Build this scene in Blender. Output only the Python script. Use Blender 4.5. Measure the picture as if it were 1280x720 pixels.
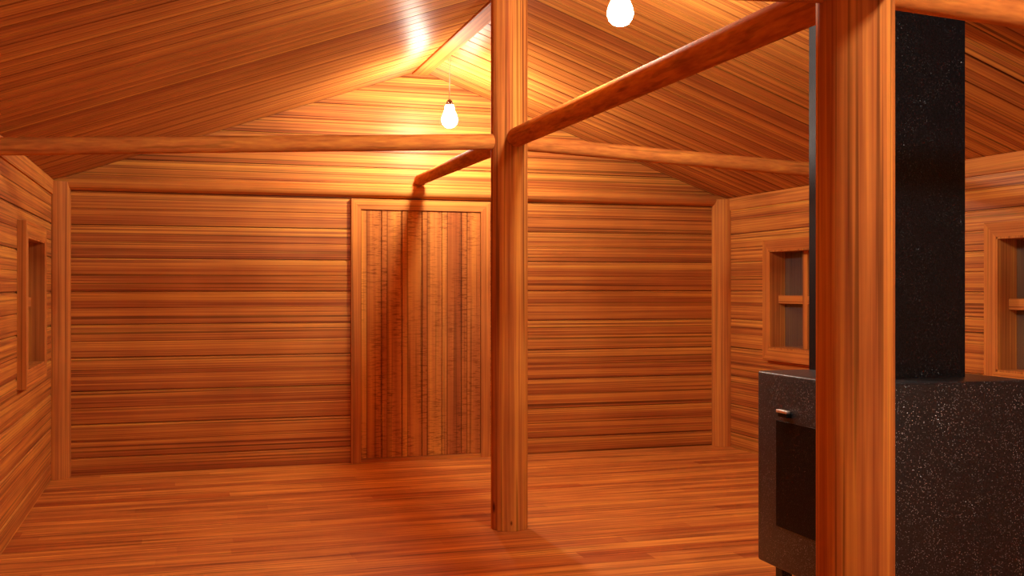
import bpy, bmesh, math, random
from mathutils import Vector, Matrix
random.seed(4)
S = bpy.context.scene
for o in list(bpy.data.objects): bpy.data.objects.remove(o)
COL = S.collection

# ---------------------------------------------------------------- camera, world, exposure
cam_d = bpy.data.cameras.new('camera'); cam = bpy.data.objects.new('camera', cam_d); COL.objects.link(cam)
cam_d.sensor_width = 36; cam_d.lens = 1332.5 / 1280 * 36
cam_d.clip_start = 0.02; cam_d.clip_end = 100
cam.location = (0, 0, 1.45); cam.rotation_euler = (math.pi/2, 0, -0.3011)
S.camera = cam
W = bpy.data.worlds.new('night'); S.world = W; W.use_nodes = True
W.node_tree.nodes['Background'].inputs[0].default_value = (0.02, 0.024, 0.035, 1)
W.node_tree.nodes['Background'].inputs[1].default_value = 0.25
S.view_settings.view_transform = 'Standard'; S.view_settings.look = 'None'
S.view_settings.gamma = 1; S.view_settings.use_curve_mapping = False
S.view_settings.exposure = 0.0
BULB_STRENGTH = 545.0
BULB_COLOUR = (1.0, 0.93, 0.78)

# ---------------------------------------------------------------- dimensions (metres)
L, R, D, B = -0.935, 4.796, 8.832, -0.55      # left, right, far, rear faces of the room
ZW, ZA = 2.270, 3.288                          # eaves and apex of the ceiling
XC = (L + R) / 2
SL = (ZA - ZW) / (R - XC)
T = 0.25                                       # wall thickness
P = 0.2575                                     # repeat of the boards
Z0 = 1.938                                     # height of one deep board joint
PX, PR = 1.897, 0.1113                         # post line and post radius
PY_MID, PY_NEAR = 6.165, 2.700
BY = (8.08, 4.70, 1.33); BX = 2.0              # pendant bulbs along the ridge

# ---------------------------------------------------------------- materials
class NT:
    def __init__(s, name):
        s.m = bpy.data.materials.new(name); s.m.use_nodes = True
        s.t = s.m.node_tree; s.b = s.t.nodes['Principled BSDF']
    def n(s, typ, **kw):
        nd = s.t.nodes.new(typ)
        for k, v in kw.items(): setattr(nd, k, v)
        return nd
    def l(s, a, b): s.t.links.new(a, b)
    def math(s, op, a, b=None, c=None):
        nd = s.n('ShaderNodeMath', operation=op)
        for i, v in enumerate((a, b, c)):
            if v is None: continue
            if isinstance(v, (int, float)): nd.inputs[i].default_value = v
            else: s.l(v, nd.inputs[i])
        return nd.outputs[0]
    def ramp(s, fac, stops, interp='LINEAR'):
        r = s.n('ShaderNodeValToRGB'); e = r.color_ramp.elements; r.color_ramp.interpolation = interp
        while len(e) < len(stops): e.new(0.5)
        for i, (p, c) in enumerate(stops):
            e[i].position = p
            e[i].color = (c, c, c, 1) if isinstance(c, (int, float)) else (*c, 1)
        s.l(fac, r.inputs[0]); return r.outputs[0]
    def mix(s, mode, fac, a, b):
        nd = s.n('ShaderNodeMix', data_type='RGBA', blend_type=mode)
        for i, v in ((0, fac), (6, a), (7, b)):
            if isinstance(v, (int, float)): nd.inputs[i].default_value = v
            elif isinstance(v, tuple): nd.inputs[i].default_value = (*v, 1)
            else: s.l(v, nd.inputs[i])
        return nd.outputs[2]
    def noise(s, vec, scale, detail=3, rough=0.55, dist=0.0):
        nd = s.n('ShaderNodeTexNoise'); nd.inputs['Scale'].default_value = scale
        nd.inputs['Detail'].default_value = detail; nd.inputs['Roughness'].default_value = rough
        nd.inputs['Distortion'].default_value = dist
        s.l(vec, nd.inputs['Vector']); return nd.outputs['Fac']
    def stretch(s, vec, sc, off=(0, 0, 0)):
        nd = s.n('ShaderNodeMapping'); nd.inputs['Scale'].default_value = sc
        nd.inputs['Location'].default_value = off; s.l(vec, nd.inputs['Vector']); return nd.outputs[0]

BASE_L = (0.74, 0.315, 0.056)     # light grain
BASE_M = (0.57, 0.192, 0.042)     # body of the wood
BASE_D = (0.32, 0.086, 0.025)     # dark grain

def wood(name, axis, mode='plain', rough=0.42, tone=1.0, bump=0.25, fine=70, phase=Z0, across=None, period=P, bands=0.8, spec=0.25, aniso=None, al=1.0, ac=1.0, con=1.0, w=(0.22, 0.42, 0.36), flat=None, lift=1.0, knots=()):
    """Reddish varnished wood; grain runs along axis (0 x, 1 y, 2 z)."""
    k = NT(name)
    tc = k.n('ShaderNodeTexCoord').outputs['Object']
    sep = k.n('ShaderNodeSeparateXYZ'); k.l(tc, sep.inputs[0])
    vec = tc
    if mode in ('boards', 'floor', 'door'):
        a = sep.outputs[across]
        t = k.math('DIVIDE', k.math('SUBTRACT', phase, a), period)
        cell = k.math('FLOOR', t); fr = k.math('FRACT', t)
        if mode != 'boards':
            # shift every board's grain along its length
            wn = k.n('ShaderNodeTexWhiteNoise', noise_dimensions='1D'); k.l(cell, wn.inputs['W'])
            comb = k.n('ShaderNodeCombineXYZ')
            k.l(k.math('MULTIPLY', wn.outputs['Value'], 37.0), comb.inputs[axis])
            ad = k.n('ShaderNodeVectorMath', operation='ADD'); k.l(tc, ad.inputs[0]); k.l(comb.outputs[0], ad.inputs[1])
            vec = ad.outputs[0]
    def st(u, v):
        sc = [v, v, v]; sc[axis] = u
        if flat is not None: sc[flat] = 0.0
        return k.stretch(vec, sc)
    big = k.noise(st(0.30*al, 10.0*ac), 1.0, 2, 0.5, 0.4)
    mid = k.noise(st(0.35*al, 44.0*ac), 1.0, 2, 0.6, 0.15)
    fin = k.noise(st(1.2*al, 120.0*ac), 1.0, 2, 0.6)
    blot = k.noise(k.stretch(vec, (2.2, 2.2, 2.2)), 1.0, 2)
    g = k.math('ADD', k.math('MULTIPLY', big, w[0]), k.math('ADD', k.math('MULTIPLY', mid, w[1]), k.math('MULTIPLY', fin, w[2])))
    col = k.ramp(g, [(0.50-0.11/con, BASE_D), (0.50-0.05/con, tuple(0.5*(x+y) for x, y in zip(BASE_M, BASE_D))), (0.50, BASE_M), (0.50+0.09/con, BASE_L)])
    col = k.mix('MULTIPLY', 1.0, col, k.ramp(blot, [(0.3, (0.90, 0.86, 0.84)), (0.7, (1.06, 1.08, 1.08))]))
    # thin dark pores
    pore = k.ramp(k.noise(st(0.45*al, 75.0*ac), 1.0, 1, 0.4), [(0.33, 0.30), (0.40, 1.0)])
    col = k.mix('MULTIPLY', 0.75*min(con, 1.2), col, pore)
    h = k.math('MULTIPLY', g, 1.0)
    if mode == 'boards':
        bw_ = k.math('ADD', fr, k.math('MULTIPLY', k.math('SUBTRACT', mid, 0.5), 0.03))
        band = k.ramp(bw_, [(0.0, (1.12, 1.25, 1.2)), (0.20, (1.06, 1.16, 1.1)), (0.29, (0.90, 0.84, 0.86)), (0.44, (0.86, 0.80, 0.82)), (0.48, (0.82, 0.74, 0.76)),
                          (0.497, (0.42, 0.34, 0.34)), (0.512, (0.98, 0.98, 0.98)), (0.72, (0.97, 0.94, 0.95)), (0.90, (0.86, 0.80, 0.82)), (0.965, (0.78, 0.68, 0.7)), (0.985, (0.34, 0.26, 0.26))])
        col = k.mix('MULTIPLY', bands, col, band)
    if mode == 'floor':
        # boards of random length and tone
        run = k.math('ADD', sep.outputs[axis], k.math('MULTIPLY', wn.outputs['Value'], 9.0))
        seg = k.math('FLOOR', k.math('DIVIDE', run, 1.55))
        w2 = k.n('ShaderNodeTexWhiteNoise', noise_dimensions='2D')
        cb = k.n('ShaderNodeCombineXYZ'); k.l(seg, cb.inputs[0]); k.l(cell, cb.inputs[1]); k.l(cb.outputs[0], w2.inputs['Vector'])
        col = k.mix('MULTIPLY', 1.0, col, k.ramp(w2.outputs['Value'], [(0.0, (0.78, 0.56, 0.56)), (0.14, (0.90, 0.80, 0.80)), (0.3, (0.98, 0.96, 0.96)), (0.6, (1.03, 1.03, 1.0)), (1.0, (1.08, 1.14, 1.1))]))
        edge = k.ramp(fr, [(0.0, 0.55), (0.035, 1.0), (0.965, 1.0), (1.0, 0.55)])
        col = k.mix('MULTIPLY', 0.5, col, edge)
    if mode == 'door':
        col = k.mix('MULTIPLY', 1.0, col, k.ramp(wn.outputs['Value'], [(0.0, (0.88, 0.80, 0.8)), (1.0, (1.08, 1.14, 1.1))]))
        col = k.mix('MULTIPLY', 0.8, col, k.ramp(fr, [(0.0, 0.30), (0.04, 0.95), (0.1, 1.0), (0.95, 1.0), (1.0, 0.30)]))
        curl = k.noise(k.stretch(vec, (14, 14, 120)), 1.0, 2, 0.6, 0.5)
        patch = k.noise(k.stretch(vec, (7, 7, 1.6)), 1.0, 1)
        cm = k.ramp(curl, [(0.38, (0.42, 0.34, 0.34)), (0.50, (1, 1, 1))])
        col = k.mix('MULTIPLY', k.ramp(patch, [(0.40, 0.1), (0.62, 0.8)]), col, cm)
    for kx, ky, kz, kr in knots:
        dist = k.n('ShaderNodeVectorMath', operation='DISTANCE')
        k.l(k.stretch(tc, (1, 1, 0.45)), dist.inputs[0]); dist.inputs[1].default_value = (kx, ky, kz*0.45)
        col = k.mix('MULTIPLY', 0.9, col, k.ramp(k.math('DIVIDE', dist.outputs['Value'], kr), [(0.3, (0.25, 0.16, 0.2)), (1.0, (1, 1, 1))]))
    if lift != 1.0:
        col = k.mix('MULTIPLY', 1.0, col, (lift, lift, lift))
    if tone != 1.0:
        col = k.mix('MULTIPLY', 1.0, col, (tone, tone, tone))
    k.l(col, k.b.inputs['Base Color'])
    k.b.inputs['Roughness'].default_value = rough
    k.b.inputs['Specular IOR Level'].default_value = spec
    if aniso:
        cb = k.n('ShaderNodeCombineXYZ')
        for i in range(3): cb.inputs[i].default_value = aniso[i]
        k.l(cb.outputs[0], k.b.inputs['Tangent']); k.b.inputs['Anisotropic'].default_value = 0.93
    bp = k.n('ShaderNodeBump'); bp.inputs['Strength'].default_value = bump; bp.inputs['Distance'].default_value = 0.004
    k.l(h, bp.inputs['Height']); k.l(bp.outputs[0], k.b.inputs['Normal'])
    return k.m

def speckled(name, base, fleck, amount, scale, rough, spec=0.5):
    k = NT(name); tc = k.n('ShaderNodeTexCoord').outputs['Object']
    v = k.n('ShaderNodeTexVoronoi'); v.inputs['Scale'].default_value = scale; k.l(tc, v.inputs['Vector'])
    sp = k.n('ShaderNodeSeparateColor'); k.l(v.outputs['Color'], sp.inputs[0])
    pick = k.math('LESS_THAN', sp.outputs[0], amount)
    near = k.math('LESS_THAN', v.outputs['Distance'], 0.42)
    cl = k.ramp(k.noise(tc, 9.0, 2), [(0.35, 0.25), (0.65, 1.0)])
    f = k.math('MULTIPLY', k.math('MULTIPLY', pick, near), k.math('MULTIPLY', sp.outputs[1], cl))
    grain = k.noise(tc, 130.0, 2)
    b = k.mix('MULTIPLY', 1.0, base, k.ramp(grain, [(0.35, 0.6), (0.65, 1.4)]))
    k.l(k.mix('MIX', f, b, fleck), k.b.inputs['Base Color'])
    k.b.inputs['Specular IOR Level'].default_value = spec
    k.l(k.math('MULTIPLY', f, 0.25), k.b.inputs['Metallic'])
    k.l(k.math('SUBTRACT', rough, k.math('MULTIPLY', f, rough*0.5)), k.b.inputs['Roughness'])
    # every fleck is tilted its own way, so a few of them catch the bulbs
    geo = k.n('ShaderNodeNewGeometry')
    sub = k.n('ShaderNodeVectorMath', operation='SUBTRACT'); k.l(v.outputs['Color'], sub.inputs[0]); sub.inputs[1].default_value = (0.5, 0.5, 0.5)
    scl = k.n('ShaderNodeVectorMath', operation='SCALE'); k.l(sub.outputs[0], scl.inputs[0]); k.l(k.math('MULTIPLY', f, 1.0), scl.inputs['Scale'])
    ad = k.n('ShaderNodeVectorMath', operation='ADD'); k.l(geo.outputs['Normal'], ad.inputs[0]); k.l(scl.outputs[0], ad.inputs[1])
    nm = k.n('ShaderNodeVectorMath', operation='NORMALIZE'); k.l(ad.outputs[0], nm.inputs[0])
    bp = k.n('ShaderNodeBump'); bp.inputs['Strength'].default_value = 0.4; bp.inputs['Distance'].default_value = 0.002
    k.l(nm.outputs[0], bp.inputs['Normal'])
    k.l(k.noise(tc, 160.0, 2), bp.inputs['Height']); k.l(bp.outputs[0], k.b.inputs['Normal'])
    return k.m

def plain(name, col, rough=0.5, metal=0.0):
    k = NT(name); tc = k.n('ShaderNodeTexCoord').outputs['Object']
    k.l(k.mix('MULTIPLY', 1.0, col, k.ramp(k.noise(tc, 60.0, 2), [(0.3, 0.8), (0.7, 1.15)])), k.b.inputs['Base Color'])
    k.b.inputs['Roughness'].default_value = rough; k.b.inputs['Metallic'].default_value = metal
    return k.m

def bulb_mat():
    k = NT('lit bulb glass')
    e = k.n('ShaderNodeEmission'); e.inputs[0].default_value = (*BULB_COLOUR, 1); e.inputs[1].default_value = BULB_STRENGTH
    k.l(e.outputs[0], k.t.nodes['Material Output'].inputs[0]); k.t.nodes.remove(k.b)
    return k.m

def pane_mat():
    k = NT('dim window glass')
    tr = k.n('ShaderNodeBsdfTransparent'); tr.inputs[0].default_value = (0.88, 0.90, 0.92, 1)
    gl = k.n('ShaderNodeBsdfGlossy'); gl.inputs['Roughness'].default_value = 0.12; gl.inputs[0].default_value = (0.8, 0.85, 0.9, 1)
    lw = k.n('ShaderNodeLayerWeight'); lw.inputs[0].default_value = 0.5
    mx = k.n('ShaderNodeMixShader'); k.l(k.math('ADD', k.math('MULTIPLY', k.math('POWER', lw.outputs['Facing'], 3.0), 0.5), 0.04), mx.inputs[0]); k.l(tr.outputs[0], mx.inputs[1]); k.l(gl.outputs[0], mx.inputs[2])
    # a thin grey diffuse layer mixed into the glass
    df = k.n('ShaderNodeBsdfDiffuse'); df.inputs[0].default_value = (0.42, 0.40, 0.38, 1)
    m2 = k.n('ShaderNodeMixShader'); m2.inputs[0].default_value = 0.07; k.l(mx.outputs[0], m2.inputs[1]); k.l(df.outputs[0], m2.inputs[2])
    k.l(m2.outputs[0], k.t.nodes['Material Output'].inputs[0]); k.t.nodes.remove(k.b)
    return k.m

M = dict(
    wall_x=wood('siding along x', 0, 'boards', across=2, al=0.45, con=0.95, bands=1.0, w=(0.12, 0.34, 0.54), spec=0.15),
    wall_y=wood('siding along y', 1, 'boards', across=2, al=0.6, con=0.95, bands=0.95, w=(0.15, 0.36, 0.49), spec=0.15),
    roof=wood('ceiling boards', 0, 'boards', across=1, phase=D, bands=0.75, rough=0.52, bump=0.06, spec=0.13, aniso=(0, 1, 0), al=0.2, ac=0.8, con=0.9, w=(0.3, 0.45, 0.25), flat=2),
    floor=wood('floor boards', 0, 'floor', across=1, phase=D, period=0.1288, rough=0.55, bump=0.1, al=1.8, ac=0.55, con=0.85, spec=0.15, w=(0.35, 0.4, 0.25), lift=1.12),
    door=wood('door boards', 2, 'door', across=0, phase=2.454, period=0.1718, rough=0.55, ac=0.5, spec=0.1, con=0.62, w=(0.5, 0.35, 0.15)),
    wx=wood('trim along x', 0, con=0.6, spec=0.08, rough=0.65, w=(0.3, 0.35, 0.35)), wy=wood('trim along y', 1, con=0.6, spec=0.08, rough=0.65, w=(0.3, 0.35, 0.35)), wz=wood('trim along z', 2, con=0.6, spec=0.08, rough=0.65, w=(0.3, 0.35, 0.35)),
    log=wood('log wood', 2, rough=0.8, bump=0.15, spec=0.03, al=9, ac=0.5, con=0.5),
    post=wood('post wood', 2, rough=0.8, bump=0.3, spec=0.04, al=1.2, ac=0.8, con=0.9, w=(0.42, 0.36, 0.22), knots=((-0.106, -0.032, 0.135, 0.020), (-0.020, -0.108, 0.05, 0.009))),
    stove=speckled('speckled dark enamel', (0.016, 0.020, 0.025), (0.62, 0.68, 0.74), 0.15, 250, 0.34),
    flue=speckled('matt black enamel', (0.004, 0.0075, 0.011), (0.06, 0.07, 0.08), 0.25, 230, 0.30, 0.28),
    black=speckled('sooty door glass', (0.0045, 0.0045, 0.0045), (0.05, 0.06, 0.07), 0.2, 260, 0.35, 0.12),
    steel=plain('polished steel', (0.9, 0.88, 0.86), 0.38, 1.0),
    socket=plain('brown brass socket', (0.12, 0.06, 0.035), 0.35, 0.8),
    cord=plain('pale cord', (0.75, 0.6, 0.5), 0.6),
    pale_bounce=plain('pale bounce boards', (0.80, 0.78, 0.74), 0.8),  # unseen front wall's pale colour, added to bounce neutral fill into the room
    bulb=bulb_mat(), pane=pane_mat(),
)

# ---------------------------------------------------------------- helpers
def obj(name, bm, mat, parent=None, smooth=False):
    me = bpy.data.meshes.new(name)
    bmesh.ops.recalc_face_normals(bm, faces=bm.faces)
    bm.to_mesh(me); bm.free()
    me.materials.append(mat)
    if smooth:
        for p in me.polygons: p.use_smooth = True
        me.set_sharp_from_angle(angle=math.radians(40))
    o = bpy.data.objects.new(name, me); COL.objects.link(o)
    if parent: o.parent = parent
    return o
def tag(o, label, cat, group=None):
    o['label'] = label; o['category'] = cat
    if group: o['group'] = group
    return o
def struct(o, label=None, cat=None):
    o['kind'] = 'structure'
    if label: o['label'] = label
    if cat: o['category'] = cat
    return o
def empty(name, loc=(0, 0, 0), rot=(0, 0, 0)):
    o = bpy.data.objects.new(name, None); COL.objects.link(o); o.location = loc; o.rotation_euler = rot
    o.empty_display_size = 0.1
    return o
def box(bm, x0, x1, y0, y1, z0, z1, bev=0.0):
    r = bmesh.ops.create_cube(bm, size=1)
    bmesh.ops.scale(bm, vec=(x1-x0, y1-y0, z1-z0), verts=r['verts'])
    bmesh.ops.translate(bm, vec=((x0+x1)/2, (y0+y1)/2, (z0+z1)/2), verts=r['verts'])
    if bev:
        es = {e for v in r['verts'] for e in v.link_edges}
        bmesh.ops.bevel(bm, geom=list(es), offset=bev, segments=3, affect='EDGES', profile=0.5)
def boxm(*a, **k):
    bm = bmesh.new(); box(bm, *a, **k); return bm
def prism(pts, h, bm=None):
    """pts: list of 3-D points of a flat polygon, h: extrusion vector"""
    bm = bm or bmesh.new()
    a = [bm.verts.new(p) for p in pts]; b = [bm.verts.new(Vector(p) + Vector(h)) for p in pts]
    bm.faces.new(a); bm.faces.new(b[::-1]); n = len(a)
    for i in range(n): bm.faces.new((a[i], b[i], b[(i+1) % n], a[(i+1) % n]))
    return bm
def log_mesh(length, r, seg=32, rings=None, wob=0.0, seed=0, bev=0.006, taper=None):
    """round timber along +z, origin at the middle of its lower end, edges of the ends eased"""
    rnd = random.Random(seed); bm = bmesh.new()
    rings = rings or max(6, int(length / 0.12))
    zs = [(0, r-bev), (bev, r)] + [(length * i / rings, r) for i in range(1, rings)] + [(length-bev, r), (length, r-bev)]
    ph = [rnd.uniform(0, 6.28) for _ in range(6)]
    rows = []
    for z, rr in zs:
        row = []
        for i in range(seg):
            a = 2*math.pi*i/seg
            k = (taper(z) if taper else 1.0) + wob*(math.sin(2*a+ph[0]+z*1.1)*0.5 + math.sin(3*a+ph[1]-z*1.7)*0.3 + math.sin(z*2.3+ph[2])*0.4 + math.sin(5*a+z*3.1+ph[3])*0.2)
            row.append(bm.verts.new((math.cos(a)*rr*k, math.sin(a)*rr*k, z)))
        rows.append(row)
    for p, q in zip(rows, rows[1:]):
        for i in range(seg): bm.faces.new((p[i], p[(i+1) % seg], q[(i+1) % seg], q[i]))
    bm.faces.new(rows[0][::-1]); bm.faces.new(rows[-1])
    return bm
def place_log(name, a, b, r, mat, wob=0.02, seed=0, spin=0.0, taper=None):
    a, b = Vector(a), Vector(b); d = b - a
    o = obj(name, log_mesh(d.length, r, wob=wob, seed=seed, taper=taper), mat, smooth=True)
    q = d.to_track_quat('Z', 'Y')
    o.matrix_world = Matrix.Translation(a) @ q.to_matrix().to_4x4() @ Matrix.Rotation(spin, 4, 'Z')
    return o
def lathe(prof, seg=28):
    bm = bmesh.new(); rows = []
    for r, z in prof:
        if r < 1e-5: rows.append([bm.verts.new((0, 0, z))])
        else: rows.append([bm.verts.new((math.cos(2*math.pi*i/seg)*r, math.sin(2*math.pi*i/seg)*r, z)) for i in range(seg)])
    for p, q in zip(rows, rows[1:]):
        for i in range(seg):
            j = (i+1) % seg
            f = [p[i % len(p)], p[j % len(p)], q[j % len(q)], q[i % len(q)]]
            u = []
            for v in f:
                if v not in u: u.append(v)
            if len(u) > 2: bm.faces.new(u)
    return bm

# board profile: list of (coordinate, depth into the wall) between c0 and c1
def profile(c0, c1, phase, extra=()):
    pts = []
    n0 = math.floor((c0 - phase) / P) - 1; n1 = math.ceil((c1 - phase) / P) + 1
    for n in range(n0, n1 + 1):
        z = phase + n*P
        pts += [(z-0.010, 0.0), (z-0.0022, 0.009), (z+0.0022, 0.009), (z+0.005, 0.0)]   # deep joint, eased lower lip
        z += P/2
        pts += [(z-0.0035, 0.0), (z, 0.003), (z+0.0035, 0.0)]                            # shallow mid joint
    pts = [p for p in pts if c0 < p[0] < c1] + [(c0, 0.0), (c1, 0.0)]
    for e in extra:
        if c0 < e < c1: pts.append((e, 0.0))
    return sorted(set(pts))

def board_wall(name, a0, a1, z1, place, mat, openings=(), gable=None):
    """Solid wall. place(a, depth, z) -> world point; a runs along the wall; openings (a0,a1,z0,z1).
    gable(z) -> (a0, a1) of the wall at heights above the eaves."""
    extra = [v for o in openings for v in o[2:]] + ([ZW] if gable else [])
    prof = profile(0.0, z1, Z0, extra)
    cuts = sorted({v for o in openings for v in o[:2]})
    bm = bmesh.new()
    def lim(z): return gable(z) if gable and z > ZW else (a0, a1)
    for back in (False, True):
        rows = []
        for z, dpt in prof:
            l0, l1 = lim(z)
            xs = [l0] + cuts + [l1] if z <= ZW + 1e-6 or not cuts else [l0] + [min(max(c, l0), l1) for c in cuts] + [l1]
            rows.append([bm.verts.new(place(x, T if back else dpt, z)) for x in xs])
        n = len(cuts) + 1
        for (za, _), (zb, _), p, q in zip(prof, prof[1:], rows, rows[1:]):
            for i in range(n):
                xa = ([a0] + cuts)[i]; xb = (cuts + [a1])[i]
                if any(o[0]-1e-6 <= xa and xb <= o[1]+1e-6 and o[2]-1e-6 <= za and zb <= o[3]+1e-6 for o in openings): continue
                try: bm.faces.new((p[i], p[i+1], q[i+1], q[i]))
                except ValueError: pass
        if not back: front = rows
    # rims
    for fr, bk in ((front, rows),):
        for p, q, pb, qb in zip(fr, fr[1:], bk, bk[1:]):
            bm.faces.new((p[0], q[0], qb[0], pb[0])); bm.faces.new((p[-1], q[-1], qb[-1], pb[-1]))
        for k in (0, -1):
            for i in range(len(fr[k])-1):
                bm.faces.new((fr[k][i], fr[k][i+1], bk[k][i+1], bk[k][i]))
    # reveals
    for o in openings:
        c = [place(a, d, z) for d in (0.0, T) for a, z in ((o[0], o[2]), (o[1], o[2]), (o[1], o[3]), (o[0], o[3]))]
        v = [bm.verts.new(p) for p in c]
        for i in range(4): bm.faces.new((v[i], v[(i+1) % 4], v[4+(i+1) % 4], v[4+i]))
    me = bpy.data.meshes.new(name); bm.to_mesh(me); bm.free(); me.materials.append(mat)
    o = bpy.data.objects.new(name, me); COL.objects.link(o)
    return o

# ---------------------------------------------------------------- shell
struct(obj('floor', boxm(L-T, R+T, B-T, D+T, -0.12, 0.0), M['floor']))
WZ0, WZ1 = 0.94, 1.766
WR1 = (7.135, 7.965, WZ0, WZ1); WR2 = (4.485, 5.335, WZ0, WZ1 - 0.005); WL1 = (7.055, 7.885, WZ0, WZ1)
gab = lambda z: (XC - (ZA+0.0-z)/SL, XC + (ZA-z)/SL)
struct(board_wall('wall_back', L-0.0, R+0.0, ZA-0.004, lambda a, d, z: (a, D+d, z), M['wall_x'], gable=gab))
struct(board_wall('wall_front', L, R, ZA-0.004, lambda a, d, z: (a, B-d, z), M['pale_bounce'], gable=gab))
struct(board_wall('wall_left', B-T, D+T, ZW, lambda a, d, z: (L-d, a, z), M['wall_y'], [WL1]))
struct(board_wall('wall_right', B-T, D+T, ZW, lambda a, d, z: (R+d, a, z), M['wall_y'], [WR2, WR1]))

def roof_slope(bm, xe, s):
    """one pitch of the boarded ceiling: joints run from the eaves to the ridge"""
    prof = profile(B-T, D+T, D, ())
    nrm = Vector((s*SL, 0, 1)).normalized()          # points up and outwards
    lo = Vector((xe, 0, ZW)) - Vector((-s, 0, SL)) * 0.42
    hi = Vector((XC, 0, ZA))
    rows = []
    for y, dpt in prof:
        off = nrm * dpt * 0.8
        rows.append([bm.verts.new((p.x, y, p.z) if i > 1 else (p.x+off.x, y, p.z+off.z))
                     for i, p in enumerate((lo, hi, hi + Vector((0, 0, 0.15)), lo + Vector((0, 0, 0.15))))])
    for p, q in zip(rows, rows[1:]):
        for i in range(4): bm.faces.new((p[i], p[(i+1) % 4], q[(i+1) % 4], q[i]))
    bm.faces.new(rows[0]); bm.faces.new(rows[-1][::-1])
for xe, s in ((L, -1), (R, 1)):
    bm = bmesh.new(); roof_slope(bm, xe, s)
    struct(obj('ceiling', bm, M['roof']))

# round corner posts and wall-top trims
def quarter(cx, cy, r, sx, sy, z0, z1):
    n = 14; pts = [(cx, cy, z0)]
    for i in range(n+1):
        a = math.pi/2*i/n; pts.append((cx + sx*r*math.cos(a), cy + sy*r*math.sin(a), z0))
    return prism(pts, (0, 0, z1-z0))
for n, (cx, sx) in enumerate(((L, 1), (R, -1))):
    o = obj('trim_%d' % (n+1), quarter(cx, D, 0.1276, sx, -1, 0.0, ZW - 0.01), M['wz'], smooth=True); struct(o)
n = 16; pts = []
for i in range(n+1):
    a = -math.pi/2 + math.pi*i/n
    pts.append((L, D - 0.062*math.cos(a), 2.2535 + 0.051*math.sin(a)))
struct(obj('trim_3', prism(pts, (R-L, 0, 0)), M['wx'], smooth=True))
for n, (x0, x1) in enumerate(((L, L+0.014), (R-0.014, R))):
    struct(obj('trim_%d' % (n+4), boxm(x0, x1, B, D-0.11, 2.158, 2.268), M['wy']))

# ---------------------------------------------------------------- windows
def window(idx, wall_x, s, op):
    """s = +1: the wall lies on the +x side of the room"""
    y0, y1, z0, z1 = op; cw = 0.1; t = 0.05
    yc, zc = (y0+y1)/2, (z0+z1)/2
    root = empty('window_%d' % idx, (wall_x, yc, z0)); struct(root)
    root_inv = Matrix.Translation(-Vector((wall_x, yc, z0)))
    def xr(a, b): return (min(wall_x+s*a, wall_x+s*b), max(wall_x+s*a, wall_x+s*b))
    def part(name, bm, mat, parent=root, smooth=False):
        bm.transform(root_inv); return obj(name, bm, mat, parent, smooth)
    # mitred casing, four boards, as one part
    xa, xb = xr(-t, 0.0)
    Y0, Y1, Z0_, Z1_ = y0-cw, y1+cw, z0-cw, z1+cw-0.01
    for q, mt in ((((Y0, Z0_), (Y0, Z1_), (y0, z1), (y0, z0)), 'wz'), (((Y1, Z0_), (Y1, Z1_), (y1, z1), (y1, z0)), 'wz'),
              (((Y0, Z1_), (Y1, Z1_), (y1, z1), (y0, z1)), 'wy'), (((Y0, Z0_), (Y1, Z0_), (y1, z0), (y0, z0)), 'wy')):
        part('casing', prism([(xa, a, b) for a, b in q], (xb-xa, 0, 0)), M[mt])
    e = 0.004; lin = 0.012
    jx = xr(-t+0.002, T+0.02)
    bm = bmesh.new()
    box(bm, *jx, y0-e, y0+lin, z0, z1); box(bm, *jx, y1-lin, y1+e, z0, z1)
    box(bm, *jx, y0, y1, z1-lin, z1+e); box(bm, *jx, y0, y1, z0-e, z0+lin)
    part('jamb', bm, M['wz'])
    sx = xr(0.035, 0.095); w = 0.034
    o = part('muntin', boxm(*sx, yc-w, yc+w, z0+lin, z1-lin, bev=0.004), M['wz'])
    for ya, yb in ((y0+lin, yc-w), (yc+w, y1-lin)):
        part('crossbar', boxm(*sx, ya, yb, zc-0.034, zc+0.034, bev=0.004), M['wy'])
    gx = xr(0.098, 0.102)
    part('pane', boxm(*gx, y0+lin, y1-lin, z0+lin, z1-lin), M['pane'])
    return root
window(1, R, 1, WR1); window(2, R, 1, WR2); window(3, L, -1, WL1)

# ---------------------------------------------------------------- door
dx0, dx1, dz = 1.425, 2.455, 2.102
door = empty('door_1', ((dx0+dx1)/2, D, 0)); struct(door)
inv = Matrix.Translation(-Vector(door.location))
def dpart(name, bm, mat, parent=door):
    o = obj(name, bm, mat, parent)
    for v in o.data.vertices: v.co = inv @ v.co
    return o
bw = (dx1-dx0)/6
for i in range(6):
    dpart('board', boxm(dx0+i*bw+0.0035, dx0+(i+1)*bw-0.0035, D-0.022, D+0.01, 0.036, dz-0.003, bev=0.0025), M['door'])
ox0, ox1, oz, ct = dx0-0.083, dx1+0.083, dz+0.086, 0.034
for q in (((ox0, 0), (dx0, 0), (dx0, dz), (ox0, oz)), ((ox1, 0), (dx1, 0), (dx1, dz), (ox1, oz)), ((ox0, oz), (ox1, oz), (dx1, dz), (dx0, dz))):
    c = (sum(p[0] for p in q)/4, sum(p[1] for p in q)/4)
    q = [(a+(0.0006 if a < c[0] else -0.0006), b) for a, b in q]
    horiz = q[0][1] > 1
    dpart('casing', prism([(a, D-ct, b) for a, b in q], (0, ct, 0)), M['wx' if horiz else 'wz'])
dpart('threshold', boxm(dx0, dx1, D-0.03, D+0.0, 0.0, 0.033, bev=0.004), M['wx'])

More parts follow.
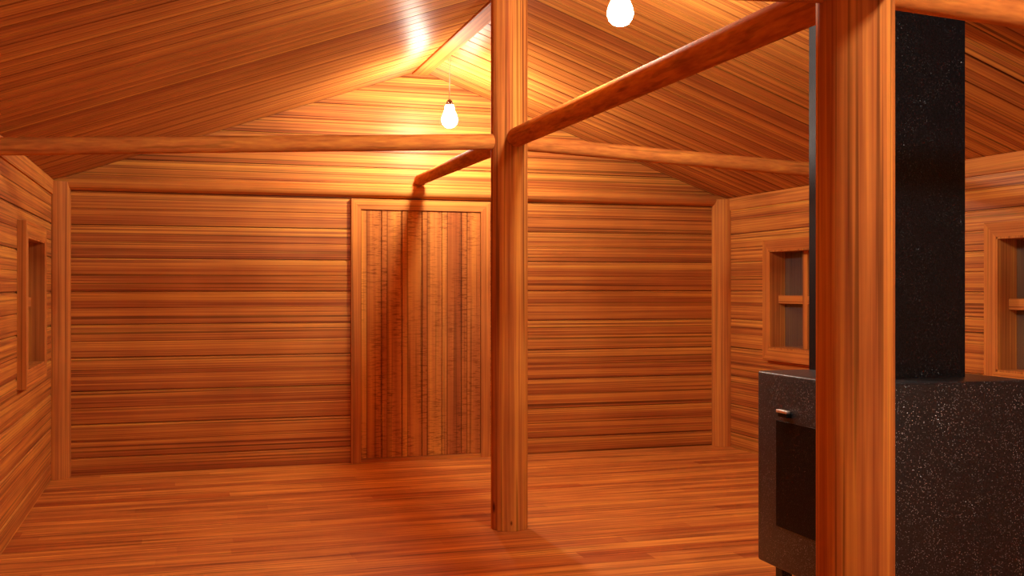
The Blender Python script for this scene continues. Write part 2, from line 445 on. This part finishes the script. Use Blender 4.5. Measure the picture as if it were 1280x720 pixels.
# ---------------------------------------------------------------- posts, ridge, tie beams, long pole
ridge = obj('ridge_beam', boxm(XC-0.068, XC+0.068, B, D, ZA-0.040, ZA-0.012, bev=0.006), M['wy'])
tag(ridge, 'reddish wooden ridge board under the apex of the ceiling, bulbs hang from it', 'beam')
ztop = ZA - 0.042
for nm, y, lab in (('mid', PY_MID, 'round wooden post standing mid floor in front of the door'),
                   ('near', PY_NEAR, 'round wooden post closest to the viewer, in front of the black stove')):
    o = obj('wooden_post', log_mesh(ztop, PR, seg=56, wob=0.0, bev=0.003), M['post'], smooth=True)
    o.location = (PX, y, 0.0); tag(o, lab, 'post', 'wooden posts along the middle of the room')
    if nm == 'near': o.rotation_euler[2] = 1.0
PZ, ZE, LR = 2.335, 2.195, 0.047
labs = {(PY_MID, -1): 'long round tie beam from the left wall to the post by the door',
        (PY_MID, 1): 'round tie beam running right from the farther post towards the right wall',
        (PY_NEAR, -1): 'round tie beam at the top edge, left of the nearest post',
        (PY_NEAR, 1): 'round tie beam above the black stove, right of the nearest post'}
for y in (PY_MID, PY_NEAR):
    for s, xw in ((-1, L), (1, R)):
        o = place_log('tie_beam', (xw, y, ZE), (PX + s*(PR-0.012), y, PZ-0.005), LR, M['log'], seed=int(y*10)+s, spin=s*0.7)
        tag(o, labs[(y, s)], 'beam', 'round tie beams between walls and posts')
o = place_log('long_pole', (PX-0.02, B, PZ-0.012), (PX+0.028, D, PZ+0.026), 0.059, M['log'], wob=0.02, seed=9, spin=0.5,
              taper=lambda z: 1.0 if z < 6.6 else 1.0 - 0.22*min(1.0, (z-6.6)/2.0))
tag(o, 'long round pole running front to back through both posts below the bulbs', 'beam')

# ---------------------------------------------------------------- hanging bulbs
def hanging_bulb(x, y, label):
    z = 2.697; zc = min(ZA-0.042, ZA - SL*abs(x-XC) + 0.001)
    root = empty('hanging_bulb', (x, y, z)); tag(root, label, 'light bulb', 'bare bulbs hanging from the ridge')
    prof = [(0.0, 0.0), (0.018, 0.003), (0.036, 0.011), (0.050, 0.027), (0.0585, 0.048), (0.0595, 0.062), (0.057, 0.078), (0.050, 0.098),
            (0.042, 0.118), (0.036, 0.137), (0.033, 0.155), (0.031, 0.168), (0.0, 0.168)]
    obj('bulb_glass', lathe([(a*1.05, b*1.05) for a, b in prof]), M['bulb'], root, True)
    sk = [(0.0, 0.1685), (0.026, 0.1685), (0.026, 0.178), (0.0235, 0.180), (0.026, 0.184), (0.0235, 0.187), (0.0255, 0.191), (0.021, 0.200), (0.012, 0.209), (0.004, 0.213), (0.0, 0.213)]
    obj('socket', lathe([(a*1.05, b*1.05) for a, b in sk]), M['socket'], root, True)
    obj('cord', lathe([(0.0, 0.223), (0.0032, 0.223), (0.0032, zc-z), (0.0, zc-z)], 10), M['cord'], root, True)
hanging_bulb(BX, BY[0], 'lit bare bulb on a pale cord, left of the farther post near the gable')
hanging_bulb(BX, BY[1], 'lit bare bulb between the two posts, cut by the top edge')
hanging_bulb(2.35, 1.1, 'lit bare bulb outside the frame, nearer than the closest post')  # unseen bulb inferred from post shading, shifted off the ridge to fill shadows

# ---------------------------------------------------------------- stove
sx0, sx1, sy0, sy1, sz0, sz1 = 2.572, 3.402, 3.630, 4.416, 0.183, 1.065
stove = empty('wood_stove', ((sx0+sx1)/2, (sy0+sy1)/2, 0.0))
tag(stove, 'speckled black box stove on short legs with a square flue, behind the nearest post', 'stove')
sinv = Matrix.Translation(-Vector(stove.location))
def spart(name, bm, mat, parent=stove, smooth=False):
    bm.transform(sinv); return obj(name, bm, mat, parent, smooth)
spart('body', boxm(sx0, sx1, sy0, sy1, sz0, sz1, bev=0.012), M['stove'], smooth=True)
dp = spart('firebox_door', boxm(sx0-0.003, sx0+0.004, 3.797, 4.249, 0.376, 0.853, bev=0.0015), M['black'])
dp['label'] = 'smooth black door panel'
h = spart('handle', boxm(sx0-0.032, sx0-0.010, 4.118, 4.203, 0.895, 0.908, bev=0.003), M['steel'], smooth=True)
h['label'] = 'small shiny metal handle'
spart('handle_bracket', boxm(sx0-0.026, sx0+0.002, 4.125, 4.196, 0.876, 0.8955, bev=0.003), M['black'], h)
for lx in (sx0+0.06, sx1-0.06):
    for ly in (sy0+0.06, 4.285):
        spart('leg', boxm(lx-0.027, lx+0.027, ly-0.027, ly+0.027, 0.0, sz0+0.004, bev=0.003), M['stove'])
fx0, fx1, fy0, fy1 = 2.842, 3.253, 3.835, 4.410
rz = lambda x: ZA - SL*(x-XC)
bm = bmesh.new()
prism([(fx0, fy0, sz1-0.002), (fx1, fy0, sz1-0.002), (fx1, fy0, rz(fx1)+0.02), (fx0, fy0, rz(fx0)+0.02)], (0, fy1-fy0, 0), bm)
bmesh.ops.bevel(bm, geom=[e for e in bm.edges if abs(e.verts[0].co.x-e.verts[1].co.x) < 1e-5 and abs(e.verts[0].co.y-e.verts[1].co.y) < 1e-5], offset=0.004, segments=2, affect='EDGES')
f = spart('flue', bm, M['flue']); f['label'] = 'tall square matt black flue'
